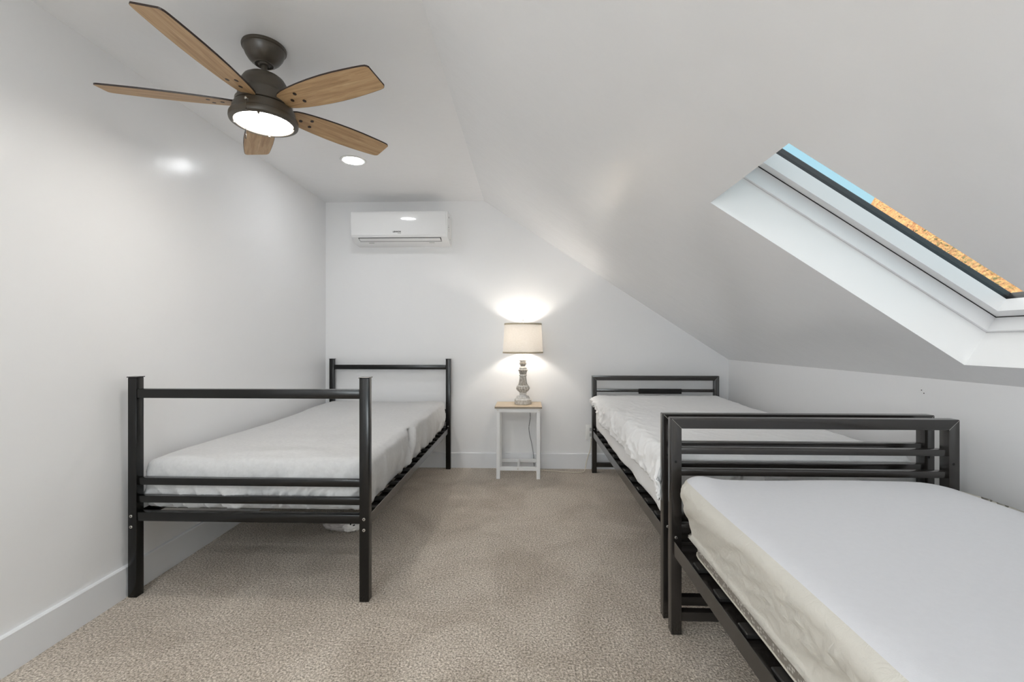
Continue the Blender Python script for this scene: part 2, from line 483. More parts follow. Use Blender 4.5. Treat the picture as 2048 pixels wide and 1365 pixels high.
# ---- left mattress
LX0, LX1, LY0, LY1, LZ0, LZ1 = -1.655, -.690, 1.915, 3.775, .352, .572
def d_left(p, n):
    o = Vector((0, 0, 0))
    side = 1 - abs(n.z)
    low = 1 - sm(LZ0 + .02, LZ1 - .02, p.z)
    if side > .3:
        if abs(n.y) > abs(n.x):
            a = 9 * p.x - (2.2 if p.x > -1.15 else -2.2) * (p.z - LZ1) * 4
            f = ridged(a * 1.5, 3.1, p.z * 2.6, 4) * .024 * (.2 + low) + nn(p.x * 6, 1, p.z * 8) * .010
            dd = max(0, 1 - ((p.x - LX1) ** 2 + (p.z - LZ1) ** 2) ** .5 / .3)
            f += dd * ridged((p.x + p.z) * 16, 5, (p.x - p.z) * 3, 3) * .022
            # gathered hem in the middle
            f += .012 * math.exp(-((p.x + 1.10) / .1) ** 2) * math.sin(p.x * 160) * low
        else:
            f = ridged(p.y * 7, 7.7, p.z * 2.5, 4) * .022 * (.25 + low) + nn(p.y * 5, 2, p.z * 7) * .01
            yc = 2.62 + (p.z - .5) * .55
            f -= .034 * math.exp(-((p.y - yc) / .03) ** 2) * sm(LZ0, LZ1, p.z)
            f += .022 * math.exp(-((p.y - yc - .06) / .035) ** 2)
        o += Vector((n.x, n.y, 0)) * (f + .012 * math.sin(PI * (p.z - LZ0) / (LZ1 - LZ0)) - .010 * low * (1 if p.x > -1.2 else .0))
        o.z += low * (nn(p.x * 7, p.y * 7, 4) * .02 + abs(nn(p.x * 22, p.y * 22, 9)) * .012)
    if n.z > .2:
        o.z += nn(p.x * 2.2, p.y * 1.7, 3) * .010 + nn(p.x * 7, p.y * 5, 8) * .0035
        e = max(0, 1 - (LX1 - p.x) / .22)
        o.z += e * ridged(p.y * 11 + p.x * 2, 3.3, p.x * 2.0, 5) * .004
        o.z += max(0, 1 - (p.y - LY0) / .35) * nn(p.x * 6, p.y * 10, 11) * .010
        o.z += .006 * (sm(3.0, 3.7, p.y))
    return o
mt = thing('mattress', 'thin mattress in a pale grey fitted sheet on the black frame along the left wall', 'mattress', (-1.17, 2.85, .352), 'twin mattresses')
obj('fitted_sheet', softbox(LX0, LX1, LY0, LY1, LZ0, LZ1, .045, .030, .0115, d_left, .03), M_sheet_grey, mt, smooth=True)
obj('mattress_base', softbox(LX0 + .02, LX1 - .02, LY0 + .02, LY1 - .02, .349, .36, .05, .005, .06, lambda p, n: Vector((0, 0, 0))), M_mattress, mt, smooth=True)

# ---- near right mattress
NX0, NX1, NY0, NY1, NZ0, NZ1 = .530, 1.500, -.24, 1.650, .372, .600
def d_near(p, n):
    o = Vector((0, 0, 0)); side = 1 - abs(n.z)
    low = 1 - sm(NZ0 + .03, NZ1 - .03, p.z); wm = math.sin(PI * min(max((p.z - NZ0 - .03) / (NZ1 - NZ0 - .03), 0), 1)) + .08
    if side > .3:
        if abs(n.x) > abs(n.y):
            a = p.y * 7 + (p.z - .5) * 16
            f = (ridged(a * 1.6, 4.4, p.z * 3 + p.y * .8, 4) - .35) * .012 * wm + nn(p.y * 4, 3, p.z * 6) * .006
            f += (ridged(p.y * 5 + p.z * 24, 1.2, p.z * 9, 4) - .35) * .007 * wm
        else:
            f = nn(p.x * 6, 2, p.z * 6) * .006
        o += Vector((n.x, n.y, 0)) * f
        o += Vector((-n.x, -n.y, 0)) * .030 * low
    if n.z > .2:
        o.z += nn(p.x * 1.6, p.y * 1.3, 6) * .008
        c = math.exp(-((p.x - .60) / .05) ** 2 - ((p.y - 1.62) / .16) ** 2)
        o.z += .012 * c
        o.z -= .006 * math.exp(-((p.x - .84) / .16) ** 2 - ((p.y - 1.62) / .2) ** 2)
        # faint long crease in the protector
        c2 = math.exp(-((p.x - NX1) / .10) ** 2); o.z -= .03 * c2 * sm(0, 1.6, p.y)
    return o
mt = thing('mattress', 'mattress under a smooth white protector in the foreground on the right, nearest the camera', 'mattress', (1.01, .7, .352), 'twin mattresses')
bm = softbox(NX0, NX1, NY0, NY1, NZ0 + .030, NZ1, .07, .035, .0125, d_near, .012, skirt=0)
obj('mattress_protector', bm, [M_sheet_white, M_skirt_warm], mt, smooth=True)
def ringpath(x0, x1, y0, y1, r, z, f=None):
    pts = []
    for cx, cy, a0 in ((x1 - r, y1 - r, 0), (x0 + r, y1 - r, 90), (x0 + r, y0 + r, 180), (x1 - r, y0 + r, 270)):
        for k in range(7):
            a = R(a0 + k * 15); pts.append(Vector((cx + r * math.cos(a), cy + r * math.sin(a), z)))
    pts.append(pts[0].copy()); out = []
    for a, b in zip(pts, pts[1:]):
        m = max(1, round((b - a).length / .04))
        out += [a.lerp(b, t / m) for t in range(m)]
    out.append(pts[-1])
    if f:
        for p in out: p += f(p)
    return out
def band(prof, step_path):
    """vertical strip(s) following the rounded outline; prof: (inset, z)"""
    bm = bmesh.new(); rows = []
    for ins, z in prof:
        rows.append([bm.verts.new(p) for p in ringpath(NX0 + ins, NX1 - ins, NY0 + ins, NY1 - ins, .08, z)[:-1]])
    m_ = min(len(r) for r in rows)
    for a, b in zip(rows, rows[1:]):
        for k in range(m_): bm.faces.new((a[k], a[(k + 1) % m_], b[(k + 1) % m_], b[k]))
    bm.faces.new(rows[0][:m_]); bm.faces.new(rows[-1][:m_][::-1])
    bmesh.ops.recalc_face_normals(bm, faces=bm.faces)
    return bm
obj('mattress_border', band([(.043, .354), (.040, .358), (.037, .405)], 0), M_band, mt)
obj('piping', tube(bmesh.new(), ringpath(NX0 + .038, NX1 - .038, NY0 + .038, NY1 - .038, .08, .357, lambda p: Vector((0, 0, abs(nn(p.y * 3, p.x, 1)) * .006))), .0028, 6), M_piping, mt, smooth=True)
obj('sheet_hem', tube(bmesh.new(), ringpath(NX0 + .0335, NX1 - .0335, NY0 + .0335, NY1 - .0335, .08, .404), .0024, 6), M_piping, mt, smooth=True)

# ---- far right mattress with its crinkled cover
FX0, FX1, FY0, FY1, FZ0, FZ1 = .555, 1.510, 1.86, 3.735, .358, .600
def d_far(p, n):
    o = Vector((0, 0, 0)); side = 1 - abs(n.z)
    if side > .3:
        f = nn(p.y * 5, p.x * 5, p.z * 8) * .010 + ridged(p.y * 3 + p.z * 5, p.x * 5, p.z * 4, 5) * .006
        o += Vector((n.x, n.y, 0)) * f
    return o
mt = thing('mattress', 'mattress under the crinkled cover on the far right bed frame', 'mattress', (1.03, 2.8, .352), 'twin mattresses')
obj('fitted_sheet', softbox(FX0, FX1, FY0, FY1, FZ0, FZ1, .05, .05, .016, d_far, .03), fabric_mat('far_white_sheet', (.84, .84, .84), 500, .04), mt, smooth=True)
obj('mattress_base', softbox(FX0 + .02, FX1 - .02, FY0 + .02, FY1 - .02, .352, .375, .05, .008, .06, lambda p, n: Vector((0, 0, 0))), M_slat, mt, smooth=True)
# cover: an open sheet of cloth with thickness draped over the mattress
def cover_bm():
    bm = bmesh.new()
    x0, x1, y0, y1, zt = FX0 - .022, FX1 + .02, FY0 - .015, FY1 + .012, .632
    nu, nv = 190, 230
    dl, dr, df = .12, .12, .13                      # drop on left, right, foot
    W = (x1 - x0) + dl + dr; L = (y1 - y0) + df
    g = []
    for i in range(nu + 1):
        u = W * i / nu - dl; col = []
        for j in range(nv + 1):
            v = L * j / nv - df
            # puffy head end, lower at the foot
            t = zt + .012 * sm(1.2, 1.85, v)
            rc = .045
            def bend(q, lim):  # distance past an edge -> (in-plane, drop)
                if q >= rc: return q, 0.
                a = min((rc - q) / rc, PI / 2)
                if (rc - q) / rc <= PI / 2: return rc - rc * math.sin(a), rc - rc * math.cos(a)
                return 0., rc + (rc - q) - rc * PI / 2
            xl, zl = bend(u, 0); xr, zr = bend((x1 - x0) - u, 0)
            yl, zf = bend(v, 0)
            x = x0 + xl if u < (x1 - x0) / 2 else x1 - xr
            y = y0 + yl
            dz = max(zl, zr); drop = dz + zf if (dz < .04 or zf < .04) else max(dz, zf) + .3 * min(dz, zf)
            z = t - drop
            onl = sm(.02, .06, zl); onf = sm(.02, .06, zf)
            # creases
            cr = ridged(u * 9 + v * 2, v * 8, 1.5, 4) * .010 + ridged(u * 19, v * 16 + u * 4, 5.5, 4) * .007 + nn(u * 4, v * 3, 2) * .012
            top = (1 - onl) * (1 - onf)
            edge = math.exp(-((u + .03) / .12) ** 2)
            k = top * (.30 + .5 * edge) + (1 - top) * 1.0
            ox = -(onl) * (cr * 1.2 + .006 * ridged(v * 9 + u * 14, u * 9, 3, 3) + .006 * nn(v * 3, 2, 7))
            oy = -(onf) * cr * 1.3
            oz = top * cr * k
            # bulging, folded-over corner at the head on the lamp side
            c = sm(1.45, 1.80, v)
            ox -= onl * c * .022 * math.sin(min(1, zl / .10) * PI)
            hang = 1 - .45 * c
            z = t - drop * (hang if u < 0.05 else 1) + oz + onl * nn(v * 4, 5, 1) * .010
            if c > 0: z -= .03 * sm(L - df - .10, L - df, v)
            col.append(bm.verts.new((x + ox, y + oy, z)))
        g.append(col)
    for i in range(nu):
        for j in range(nv): bm.faces.new((g[i][j], g[i + 1][j], g[i + 1][j + 1], g[i][j + 1]))
    bmesh.ops.recalc_face_normals(bm, faces=bm.faces)
    return bm
cv = obj('bed_cover', cover_bm(), M_crinkle, loc=(1.03, 2.8, .6), smooth=True)
s_ = cv.modifiers.new('thickness', 'SOLIDIFY'); s_.thickness = .008; s_.offset = -1
tag(cv, 'crinkled white cover draped over the far right mattress beside the lamp', 'bedspread')

# ------------------------------------------------------------------ left bed frame
def bolt(parent, x, y, z, r=.0062, d=(0, -1, 0)):
    bm = cyl(bmesh.new(), (x, y, z), d, r, .0035, 16, .0012)
    o = obj('bolt', bm, M_bolt, parent, autosm=40)
    bm = cyl(bmesh.new(), Vector((x, y, z)) + Vector(d) * .0035, d, r * .42, .0004, 6)
    # socket belongs to the bolt, merge as second material
    me = o.data; t = bmesh.new(); t.from_mesh(me); n0 = len(t.faces)
    bmesh.ops.translate(bm, verts=bm.verts, vec=-ORG[parent]); m2 = bpy.data.meshes.new('x'); bm.to_mesh(m2); t.from_mesh(m2)
    t.faces.ensure_lookup_table()
    for f in list(t.faces)[n0:]: f.material_index = 1
    t.to_mesh(me); me.materials.append(M_hole); t.free(); bm.free(); bpy.data.meshes.remove(m2)
    return o

bed = thing('metal_bed', 'black metal bed frame with capped upright posts standing along the left wall', 'bed', (-1.17, 2.85, 0))
PL0, PL1, PR0, PR1 = -1.680, -1.642, -.695, -.655
PF, PBk = 1.857, 3.804
for y0 in (PF, PBk):
    for x0, x1 in ((PL0, PL1), (PR0, PR1)):
        dx = .008 if (y0 == PBk and x0 == PR0) else 0
        x0 += dx; x1 += dx
        p = obj('post', bx(x0, x1, y0, y0 + .038, 0, .926, bev=.0025, seg=2), M_black, bed, autosm=35)
        obj('post_cap', bx(x0 - .003, x1 + .003, y0 - .003, y0 + .041, .926, .930, bev=.001), M_black, p)
        if y0 == PF:
            for z in (.343, .298): bolt(p, (x0 + x1) / 2 - (.004 if x0 < -1 else 0), y0, z)
        else:
            bolt(p, (x0 + x1) / 2, y0, .362, .005)
for y0 in (PF, PBk):
    ym = y0 + .019; x1 = PR0 + (.008 if y0 == PBk else 0)
    for nm, z0, z1, hw in (('top_rail', .840, .878, .017), ('crossbar', .4730, .5030, .013), ('crossbar', .3985, .4275, .013), ('end_rail', .322, .359, .016)):
        obj(nm, bx(PL1, x1, ym - hw, ym + hw, z0, z1, bev=.002, seg=2), M_black, bed, autosm=35)
def angle_rail(parent, xo, sgn, y0, y1, z0, z1, m, fl=.03, th=.003):
    """L-section: upright plate at xo, flange going inward (sgn)"""
    xa, xb = sorted((xo, xo + sgn * th)); xc, xd = sorted((xo + sgn * th, xo + sgn * fl))
    bm = box(bmesh.new(), xa, xb, y0, y1, z0, z1, bev=.0008)
    box(bm, xc, xd, y0, y1, .3305, .3335)
    return obj('side_rail', bm, m, parent)
angle_rail(bed, PR1 - .006, -1, PF + .038, PBk, .310, .352, M_brown, .055)  # browner coat than the black frame, standing in for light off the carpet
angle_rail(bed, PL0 + .006, 1, PF + .038, PBk, .310, .352, M_black, .035)
k = 0; y = PF + .12
while y < PBk - .06:
    sl = obj('slat', bx(PL0 + .012, PR1 - .012, y, y + .032, .335, .349, bev=.003), M_slat, bed)
    y += .118

# ------------------------------------------------------------------ right bed frames
def right_bed(label, x0, x1, ya, yb, group):
    """ya: near face of the near end; yb: near face of the far end"""
    bed = thing('metal_bed', label, 'bed', ((x0 + x1) / 2, (ya + yb) / 2, 0), group)
    w, d, T = .038, .040, .796
    for y0 in (ya, yb):
        for s in (0, 1):
            a, b = (x0, x0 + w) if s == 0 else (x1 - w, x1)
            poly = [(a, 0), (b, 0), (b, T - w), (a, T)] if s == 0 else [(a, 0), (b, 0), (b, T), (a, T - w)]
            bm = prism(bmesh.new(), poly, 'y', y0, y0 + d, bev=.0022)
            p = obj('post', bm, M_brown, bed, autosm=35)
            # weld seam at the mitre
            e0, e1 = (Vector((x0, 0, T)), Vector((x0 + w, 0, T - w))) if s == 0 else (Vector((x1, 0, T)), Vector((x1 - w, 0, T - w)))
            yy = Vector((0, y0 - .0002, 0))
            obj('mitre_seam', tube(bmesh.new(), [e0 + yy + (e1 - e0) * .08, e1 + yy - (e1 - e0) * .02], .0008, 6), M_weld, p)
            if y0 == ya or True:
                bolt(p, (a + b) / 2 - .002 * (1 if s == 0 else -1), y0, .358, .0052)
                bm = cyl(bmesh.new(), ((a + b) / 2 - .003, y0 + .0006, .636), (0, -1, 0), .0045, .0008, 14)
                obj('bolt_hole', bm, M_hole, p)
        poly = [(x0, T), (x0 + w, T - w), (x1 - w, T - w), (x1, T)]
        obj('top_rail', prism(bmesh.new(), poly, 'y', y0, y0 + d, bev=.0022), M_brown, bed, autosm=35)
        ym = y0 + d / 2
        for z0, z1 in ((.663, .6865), (.5835, .607), (.374, .404)):
            obj('crossbar', bx(x0 + w, x1 - w, ym - .014, ym + .014, z0, z1, bev=.0018, seg=2), M_brown, bed, autosm=35)
        obj('end_rail', bx(x0 + w, x1 - w, ym - .014, ym + .014, .292, .338, bev=.0018), M_brown, bed)
        obj('foot_rail', bx(x0 + w, x1 - w, ym - .015, ym + .015, .047, .082, bev=.0018), M_brown, bed)
    angle_rail(bed, x0 + .006, 1, ya + d, yb, .296, .348, M_brown, .085)
    angle_rail(bed, x1 - .006, -1, ya + d, yb, .296, .348, M_brown, .085)
    y = ya + .14
    while y < yb - .08:
        obj('slat', bx(x0 + .016, x1 - .016, y, y + .05, .337, .3515, bev=.003), M_slat, bed); y += .16
    return bed
G = 'charcoal metal bed frames along the low right wall'
fb = right_bed('charcoal metal bed frame at far right, headboard against the back wall', .528, 1.553, 1.790, 3.740, G)
nb = right_bed('charcoal metal bed frame in the right foreground under the smooth white mattress', .528, 1.554, -.270, 1.690, G)
obj('bracket_plate', bx(.905, 1.25, 3.736, 3.752, .650, .691, bev=.002), M_black, fb)

# ------------------------------------------------------------------ ceiling fan
FC = Vector((-1.07, 1.816, 0))
fan = thing('ceiling_fan', 'bronze ceiling fan with five oak blades and a lit round glass bowl', 'ceiling fan', (FC.x, FC.y, ZC))
def fl(name, prof, m, parent, n=64, **k): return obj(name, lathe(bmesh.new(), prof, FC, n, **k), m, parent, autosm=38)
can = fl('canopy', [(.081, 2.276), (.083, 2.270), (.082, 2.264), (.077, 2.262), (.076, 2.256), (.0745, 2.252), (.069, 2.238), (.058, 2.221), (.044, 2.208), (.036, 2.205), (.034, 2.202), (.033, 2.206), (.030, 2.206)], M_bronze, fan)
fl('hanger_ball', [(.001, 2.2), (.018, 2.199), (.024, 2.205), (.026, 2.215), (.022, 2.23)], M_bronze, can)
fl('downrod', [(.0115, 2.150), (.0115, 2.215)], M_bronze, fan, 24)
mo = fl('motor_housing', [(.001, 2.164), (.024, 2.164), (.030, 2.161), (.046, 2.158), (.062, 2.152), (.074, 2.143), (.083, 2.128), (.089, 2.110), (.091, 2.085), (.0955, 2.080), (.0965, 2.050), (.105, 2.046), (.106, 2.032), (.100, 2.028), (.001, 2.028)], M_bronze, fan)
fl('collar', [(.014, 2.158), (.020, 2.158), (.020, 2.172), (.014, 2.174)], M_bronze, mo, 32)
lk = fl('light_housing', [(.098, 2.027), (.110, 2.024), (.1145, 2.016), (.1165, 2.000), (.1175, 1.992), (.1235, 1.989), (.1265, 1.983), (.1272, 1.972), (.1255, 1.965), (.121, 1.962), (.1105, 1.960), (.1075, 1.962), (.1070, 1.970), (.100, 2.010)], M_bronze, fan)
fl('glass_bowl', [(.1068, 1.9670), (.106, 1.9645), (.095, 1.9620), (.07, 1.9600), (.04, 1.959), (.001, 1.9585)], M_fanglass, fan)
for a in (20, 110, 200, 290):
    p = FC + Vector((.108 * math.cos(R(a)), .108 * math.sin(R(a)), 1.9610))
    obj('thumb_screw', cyl(bmesh.new(), p, (0, 0, -1), .0045, .006, 12, .001), M_bolt if a == 200 else M_bronze, lk, autosm=40)
# pull chain
px = FC + Vector((.003, -.1235, 0))
sw = obj('chain_outlet', cyl(bmesh.new(), px + Vector((.0, .012, 2.004)), (-.3, -1, .1), .0055, .014, 14, .001), M_bolt, lk, autosm=40)
bm = bmesh.new()
for i in range(44):
    z = 1.998 - i * .0030
    bmesh.ops.create_icosphere(bm, subdivisions=1, radius=.0017, matrix=Matrix.Translation(px + Vector((0, -.003, z))))
tube(bm, [px + Vector((0, -.003, 2.000)), px + Vector((0, -.003, 1.865))], .0009, 5)
ch = obj('pull_chain', bm, M_bronze, fan, smooth=True)
obj('chain_bell', lathe(bmesh.new(), [(.0008, 1.866), (.0022, 1.862), (.0022, 1.850), (.0008, 1.846)], px + Vector((0, -.003, 0)), 12), M_bronze, ch, smooth=True)

def blade_shape():
    # half widths along the radius, rounded inner end and clipped outer end
    prof = [(.098, .022), (.103, .032), (.115, .040), (.14, .047), (.18, .0535), (.23, .059), (.29, .0635), (.35, .0655), (.41, .0650), (.46, .0625), (.50, .0600), (.535, .0570), (.549, .0545), (.556, .050), (.560, .044)]
    up = [(r, w) for r, w in prof]
    return up + [(r, -w) for r, w in reversed(prof)]
def blade(ang):
    a, p = R(ang), R(-13)
    e = Vector((math.cos(a), math.sin(a), 0)); t = Vector((-math.sin(a) * math.cos(p), math.cos(a) * math.cos(p), math.sin(p))); n = e.cross(t)
    M = Matrix((( e.x, t.x, n.x, FC.x), (e.y, t.y, n.y, FC.y), (e.z, t.z, n.z, 2.036), (0, 0, 0, 1)))
    root = fan
    bm = bmesh.new(); poly = blade_shape()
    lo = [bm.verts.new((x, y, -.0028)) for x, y in poly]; lo2 = [bm.verts.new((x * .9985 + .0004, y * .975, -.0034)) for x, y in poly]
    hi = [bm.verts.new((x, y, .0028)) for x, y in poly]
    f = bm.faces.new(lo2[::-1]); f.material_index = 0
    f = bm.faces.new(hi); f.material_index = 1
    m_ = len(poly)
    for k in range(m_):
        for A, B in ((lo2, lo), (lo, hi)):
            f = bm.faces.new((A[k], A[(k + 1) % m_], B[(k + 1) % m_], B[k])); f.material_index = 1
    bmesh.ops.recalc_face_normals(bm, faces=bm.faces)
    me = bpy.data.meshes.new('blade'); bm.to_mesh(me); bm.free()
    me.materials.append(M_blade); me.materials.append(M_blade_edge)
    o = link(bpy.data.objects.new('blade', me)); o.parent = fan
    L = M.copy(); L.translation = M.translation - ORG[fan]; o.matrix_local = L
    for (r, s) in ((.150, .004), (.188, -.021), (.196, .020)):
        b2 = bmesh.new(); bmesh.ops.create_cone(b2, cap_ends=True, segments=20, radius1=.0072, radius2=.0072, depth=.0018, matrix=Matrix.Translation((r, s, -.0038)))
        m2 = bpy.data.meshes.new('screw_grommet'); b2.to_mesh(m2); b2.free(); m2.materials.append(M_blade_edge)
        q = link(bpy.data.objects.new('screw_grommet', m2)); q.parent = o
    # blade iron reaching into the motor
    b2 = bx(.07, .21, -.018, .018, .003, .008, bev=.002)
    m2 = bpy.data.meshes.new('blade_iron'); b2.to_mesh(m2); b2.free(); m2.materials.append(M_bronze)
    q = link(bpy.data.objects.new('blade_iron', m2)); q.parent = o
    return o
for k in range(5): blade(-20 + 72 * k)

# ------------------------------------------------------------------ recessed lights (one in view, the others added out of view for fill)
def downlight(x, y, label, strength=None, group='recessed ceiling lights'):
    t = thing('recessed_light', label, 'ceiling light', (x, y, ZC), group)
    c = Vector((x, y, 0))
    obj('housing', lathe(bmesh.new(), [(.064, ZC - .002), (.064, ZC + .05), (.001, ZC + .05)], c, 32, cap=False), M_plate, t, smooth=True)
    obj('trim_ring', lathe(bmesh.new(), [(.066, ZC - .002), (.068, ZC - .005), (.080, ZC - .004), (.084, ZC - .0005), (.066, ZC - .0005)], c, 48, cap=False), M_plate, t, smooth=True)
    obj('lens', lathe(bmesh.new(), [(.0665, ZC - .0022), (.04, ZC - .0028), (.001, ZC - .003)], c, 40), M_lens if y > 0 else M_lens_fill, t, smooth=True)
    return t
downlight(-1.152, 2.972, 'round white recessed light glowing in the flat ceiling between fan and air conditioner')

# ------------------------------------------------------------------ air conditioner
AX0, AX1 = -1.441, -.650
ac = thing('air_conditioner', 'white split air conditioner unit mounted high on the back wall above the left bed', 'air conditioner', ((AX0 + AX1) / 2, YB, 1.9))
YA = 3.672
body = [(YB, 2.118), (YB - .045, 2.140), (YA + .030, 2.141), (YA + .010, 2.139), (YA + .002, 2.130), (YA, 2.115), (YA, 1.945), (YA + .006, 1.930), (YA + .05, 1.9085), (YA + .10, 1.895), (YB - .05, 1.886), (YB, 1.885)]
bm = prism(bmesh.new(), body, 'x', AX0, AX1)
obj('casing', bm, M_plastic, ac, autosm=35)
bm = prism(bmesh.new(), [(YA - .004, 2.126), (YA - .0055, 2.10), (YA - .0055, 1.952), (YA - .003, 1.940), (YA + .004, 1.936), (YA + .004, 2.136)], 'x', AX0 + .002, AX1 - .012)
fp = obj('front_panel', bm, M_plastic, ac, autosm=50)
# outlet: dark recess with the flap closed over it
def on_low(x0, x1, t0, t1, lift, th, m, name, parent):
    """strip on the slanting lower face; t along the face 0..1"""
    a = Vector((0, YA + .006, 1.930)); b = Vector((0, YA + .10, 1.895)); d = b - a; n = Vector((0, -d.z, d.y)); n = Vector((0, d.z, -d.y)).normalized()
    if n.z > 0: n = -n
    pts = [a + d * t0 + n * lift, a + d * t1 + n * lift, a + d * t1 + n * (lift - th), a + d * t0 + n * (lift - th)]
    bm = prism(bmesh.new(), [(p.y, p.z) for p in pts], 'x', x0, x1)
    return obj(name, bm, m, parent)
on_low(AX0 + .055, AX1 - .055, .10, .62, .0045, .004, M_black_plastic, 'air_outlet', ac)
lv = on_low(AX0 + .062, AX1 - .062, .13, .50, .009, .004, M_plastic, 'louver', ac)
on_low(AX0 + .12, AX0 + .165, .80, .86, .006, .002, M_grey_plastic, 'drain_clip', ac)
on_low(AX1 - .165, AX1 - .12, .80, .86, .006, .002, M_grey_plastic, 'drain_clip', ac)
def text(name, body_, size, loc, rot, m, parent, ext=.0003, shear=0., bold=0.):
    cu = bpy.data.curves.new(name, 'FONT'); cu.body = body_; cu.size = size; cu.extrude = ext; cu.align_x = 'CENTER'; cu.align_y = 'CENTER'; cu.shear = shear; cu.offset = bold
    o = bpy.data.objects.new(name, cu); link(o)
    dg = bpy.context.evaluated_depsgraph_get(); me = bpy.data.meshes.new_from_object(o.evaluated_get(dg))
    bpy.data.objects.remove(o); me.materials.clear(); me.materials.append(m)
    o = link(bpy.data.objects.new(name, me)); o.parent = parent
    o.location = Vector(loc) - ORG[parent]; o.rotation_euler = rot; return o
text('logo', 'LENNOX', .0165, (-1.062, YA - .0062, 1.969), (PI / 2, 0, 0), M_black_plastic, ac, bold=.0006, shear=.1)
text('logo', 'inverter', .009, (-1.042, YA - .0062, 1.9575), (PI / 2, 0, 0), M_black_plastic, ac, shear=.2)
for (y, z, w, hh) in ((YA + .06, 2.095, .022, .012), (YA + .055, 2.03, .008, .005), (YA + .050, 2.013, .016, .008), (YA + .06, 1.998, .012, .005), (YA + .068, 1.985, .010, .007), (YA + .12, 1.925, .012, .008)):
    obj('side_mark', bx(AX1 - .001, AX1 + .0006, y, y + w, z, z + hh), M_black_plastic, ac)

# ------------------------------------------------------------------ side table
TX0, TX1, TY0, TY1 = -.256, .113, 3.540, 3.842
tb = thing('side_table', 'small white side table with a pale oak top against the back wall under the lamp', 'side table', ((TX0 + TX1) / 2, 3.69, 0))
bm = bx(TX0, TX1, TY0, TY1, .553, .568, bev=.001)
bm.normal_update()
for f in bm.faces:
    if abs(f.normal.z) < .5: f.material_index = 1
obj('tabletop', bm, [M_tabletop, M_table_edge], tb)
ap = []
lx = ((TX0 + .012, TX0 + .041), (TX1 - .043, TX1 - .014)); ly = ((TY0 + .013, TY0 + .042), (TY1 - .045, TY1 - .016))
for y0, y1 in ly:
    for x0, x1 in lx: obj('leg', bx(x0, x1, y0, y1, 0, .552, bev=.0015), M_tablewhite, tb)
    a = obj('apron', bx(lx[0][0], lx[1][1], y0 - .002, y0 + .012, .522, .5525, bev=.001), M_tablewhite, tb)
    s = obj('stretcher', bx(lx[0][1], lx[1][0], y0 + .006, y0 + .020, .064, .094, bev=.001), M_tablewhite, tb)
    if y0 == ly[0][0]:
        for x in (TX0 + .024, TX1 - .024): obj('screw', cyl(bmesh.new(), (x, y0 - .002, .539), (0, -1, 0), .0055, .002, 14, .0007), M_bolt, a, autosm=40)
        obj('screw', cyl(bmesh.new(), (-.075, y0 + .006, .078), (0, -1, 0), .0055, .002, 14, .0007), M_bolt, s, autosm=40)
for x0, x1 in lx: obj('side_apron', bx(x0 + .008, x0 + .020, ly[0][1], ly[1][0], .522, .5525), M_tablewhite, tb)
obj('middle_bar', bx(-.080, -.064, ly[0][0] + .02, ly[1][0] + .006, .066, .092, bev=.001), M_tablewhite, tb)

# ------------------------------------------------------------------ table lamp
LC = Vector((-.037, 3.700, 0))
lamp = thing('table_lamp', 'lit table lamp with white drum shade and carved whitewashed base on the side table', 'lamp', (LC.x, LC.y, .568))
K = .000571
pf = [(1287, 100), (1286, 113), (1270, 117), (1225, 117), (1214, 110), (1206, 98), (1199, 93), (1190, 92), (1186, 84), (1180, 88), (1172, 86), (1166, 60), (1158, 46), (1146, 44), (1138, 50), (1130, 46), (1120, 50), (1108, 64), (1092, 82), (1075, 93), (1060, 96), (1046, 92), (1038, 84), (1030, 88), (1024, 76), (1008, 66), (985, 59), (950, 53), (915, 48), (888, 46), (882, 54), (874, 54), (870, 45), (860, 44), (846, 52), (828, 54), (815, 62), (803, 67), (797, 52), (790, 44), (783, 52), (774, 54), (766, 50), (760, 34), (750, 30), (738, 38), (722, 50), (706, 52), (694, 44), (684, 38), (676, 46), (664, 50), (655, 42), (646, 26), (640, 20)]
prof = [(w * K * 1.02, .5682 + (1287 - y) * K) for y, w in pf]
# densify
pr = []
for a, b in zip(prof, prof[1:]):
    m_ = max(1, round(abs(b[1] - a[1]) / .003))
    pr += [(a[0] + (b[0] - a[0]) * t / m_, a[1] + (b[1] - a[1]) * t / m_) for t in range(m_)]
pr.append(prof[-1])
def zy(y): return .5682 + (1287 - y) * K
def flute(a, z, i):
    k = 0
    if zy(1122) < z < zy(1036): k = .055 * abs(math.sin(7 * a + (z - zy(1040)) * 40))
    elif zy(1022) < z < zy(886): k = .11 * abs(math.cos(8 * a)) ** 2
    elif zy(868) < z < zy(800): k = .12 * abs(math.sin(8 * a))
    elif zy(745) < z < zy(690): k = .12 * abs(math.cos(6 * a))
    return 1 - k
bm = bmesh.new(); lay = None
lathe(bm, pr, LC, 112, flute)
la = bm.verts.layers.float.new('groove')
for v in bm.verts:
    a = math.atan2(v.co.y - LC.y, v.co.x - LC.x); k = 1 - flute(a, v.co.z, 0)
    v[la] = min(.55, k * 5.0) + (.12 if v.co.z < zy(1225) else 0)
lb = obj('lamp_base', bm, M_lampbody, lamp, smooth=True)
obj('lamp_neck', lathe(bmesh.new(), [(.0125, zy(641)), (.0125, 1.03), (.016, 1.032), (.016, 1.062), (.012, 1.066)], LC, 24), M_neck, lamp, autosm=40)
sh = bmesh.new()
zb, zt, rb, rt = .982, 1.222, .163, .150
lathe(sh, [(rb, zb), (rt, zt), (rt - .0015, zt), (rb - .0015, zb)], LC, 72, cap=False)
n_ = 72
vs = list(sh.verts)
for k in range(n_): sh.faces.new((vs[k], vs[3 * n_ + k], vs[3 * n_ + (k + 1) % n_], vs[(k + 1) % n_]))
bmesh.ops.recalc_face_normals(sh, faces=sh.faces)
shade = obj('lamp_shade', sh, M_shade, lamp, smooth=False, autosm=50)
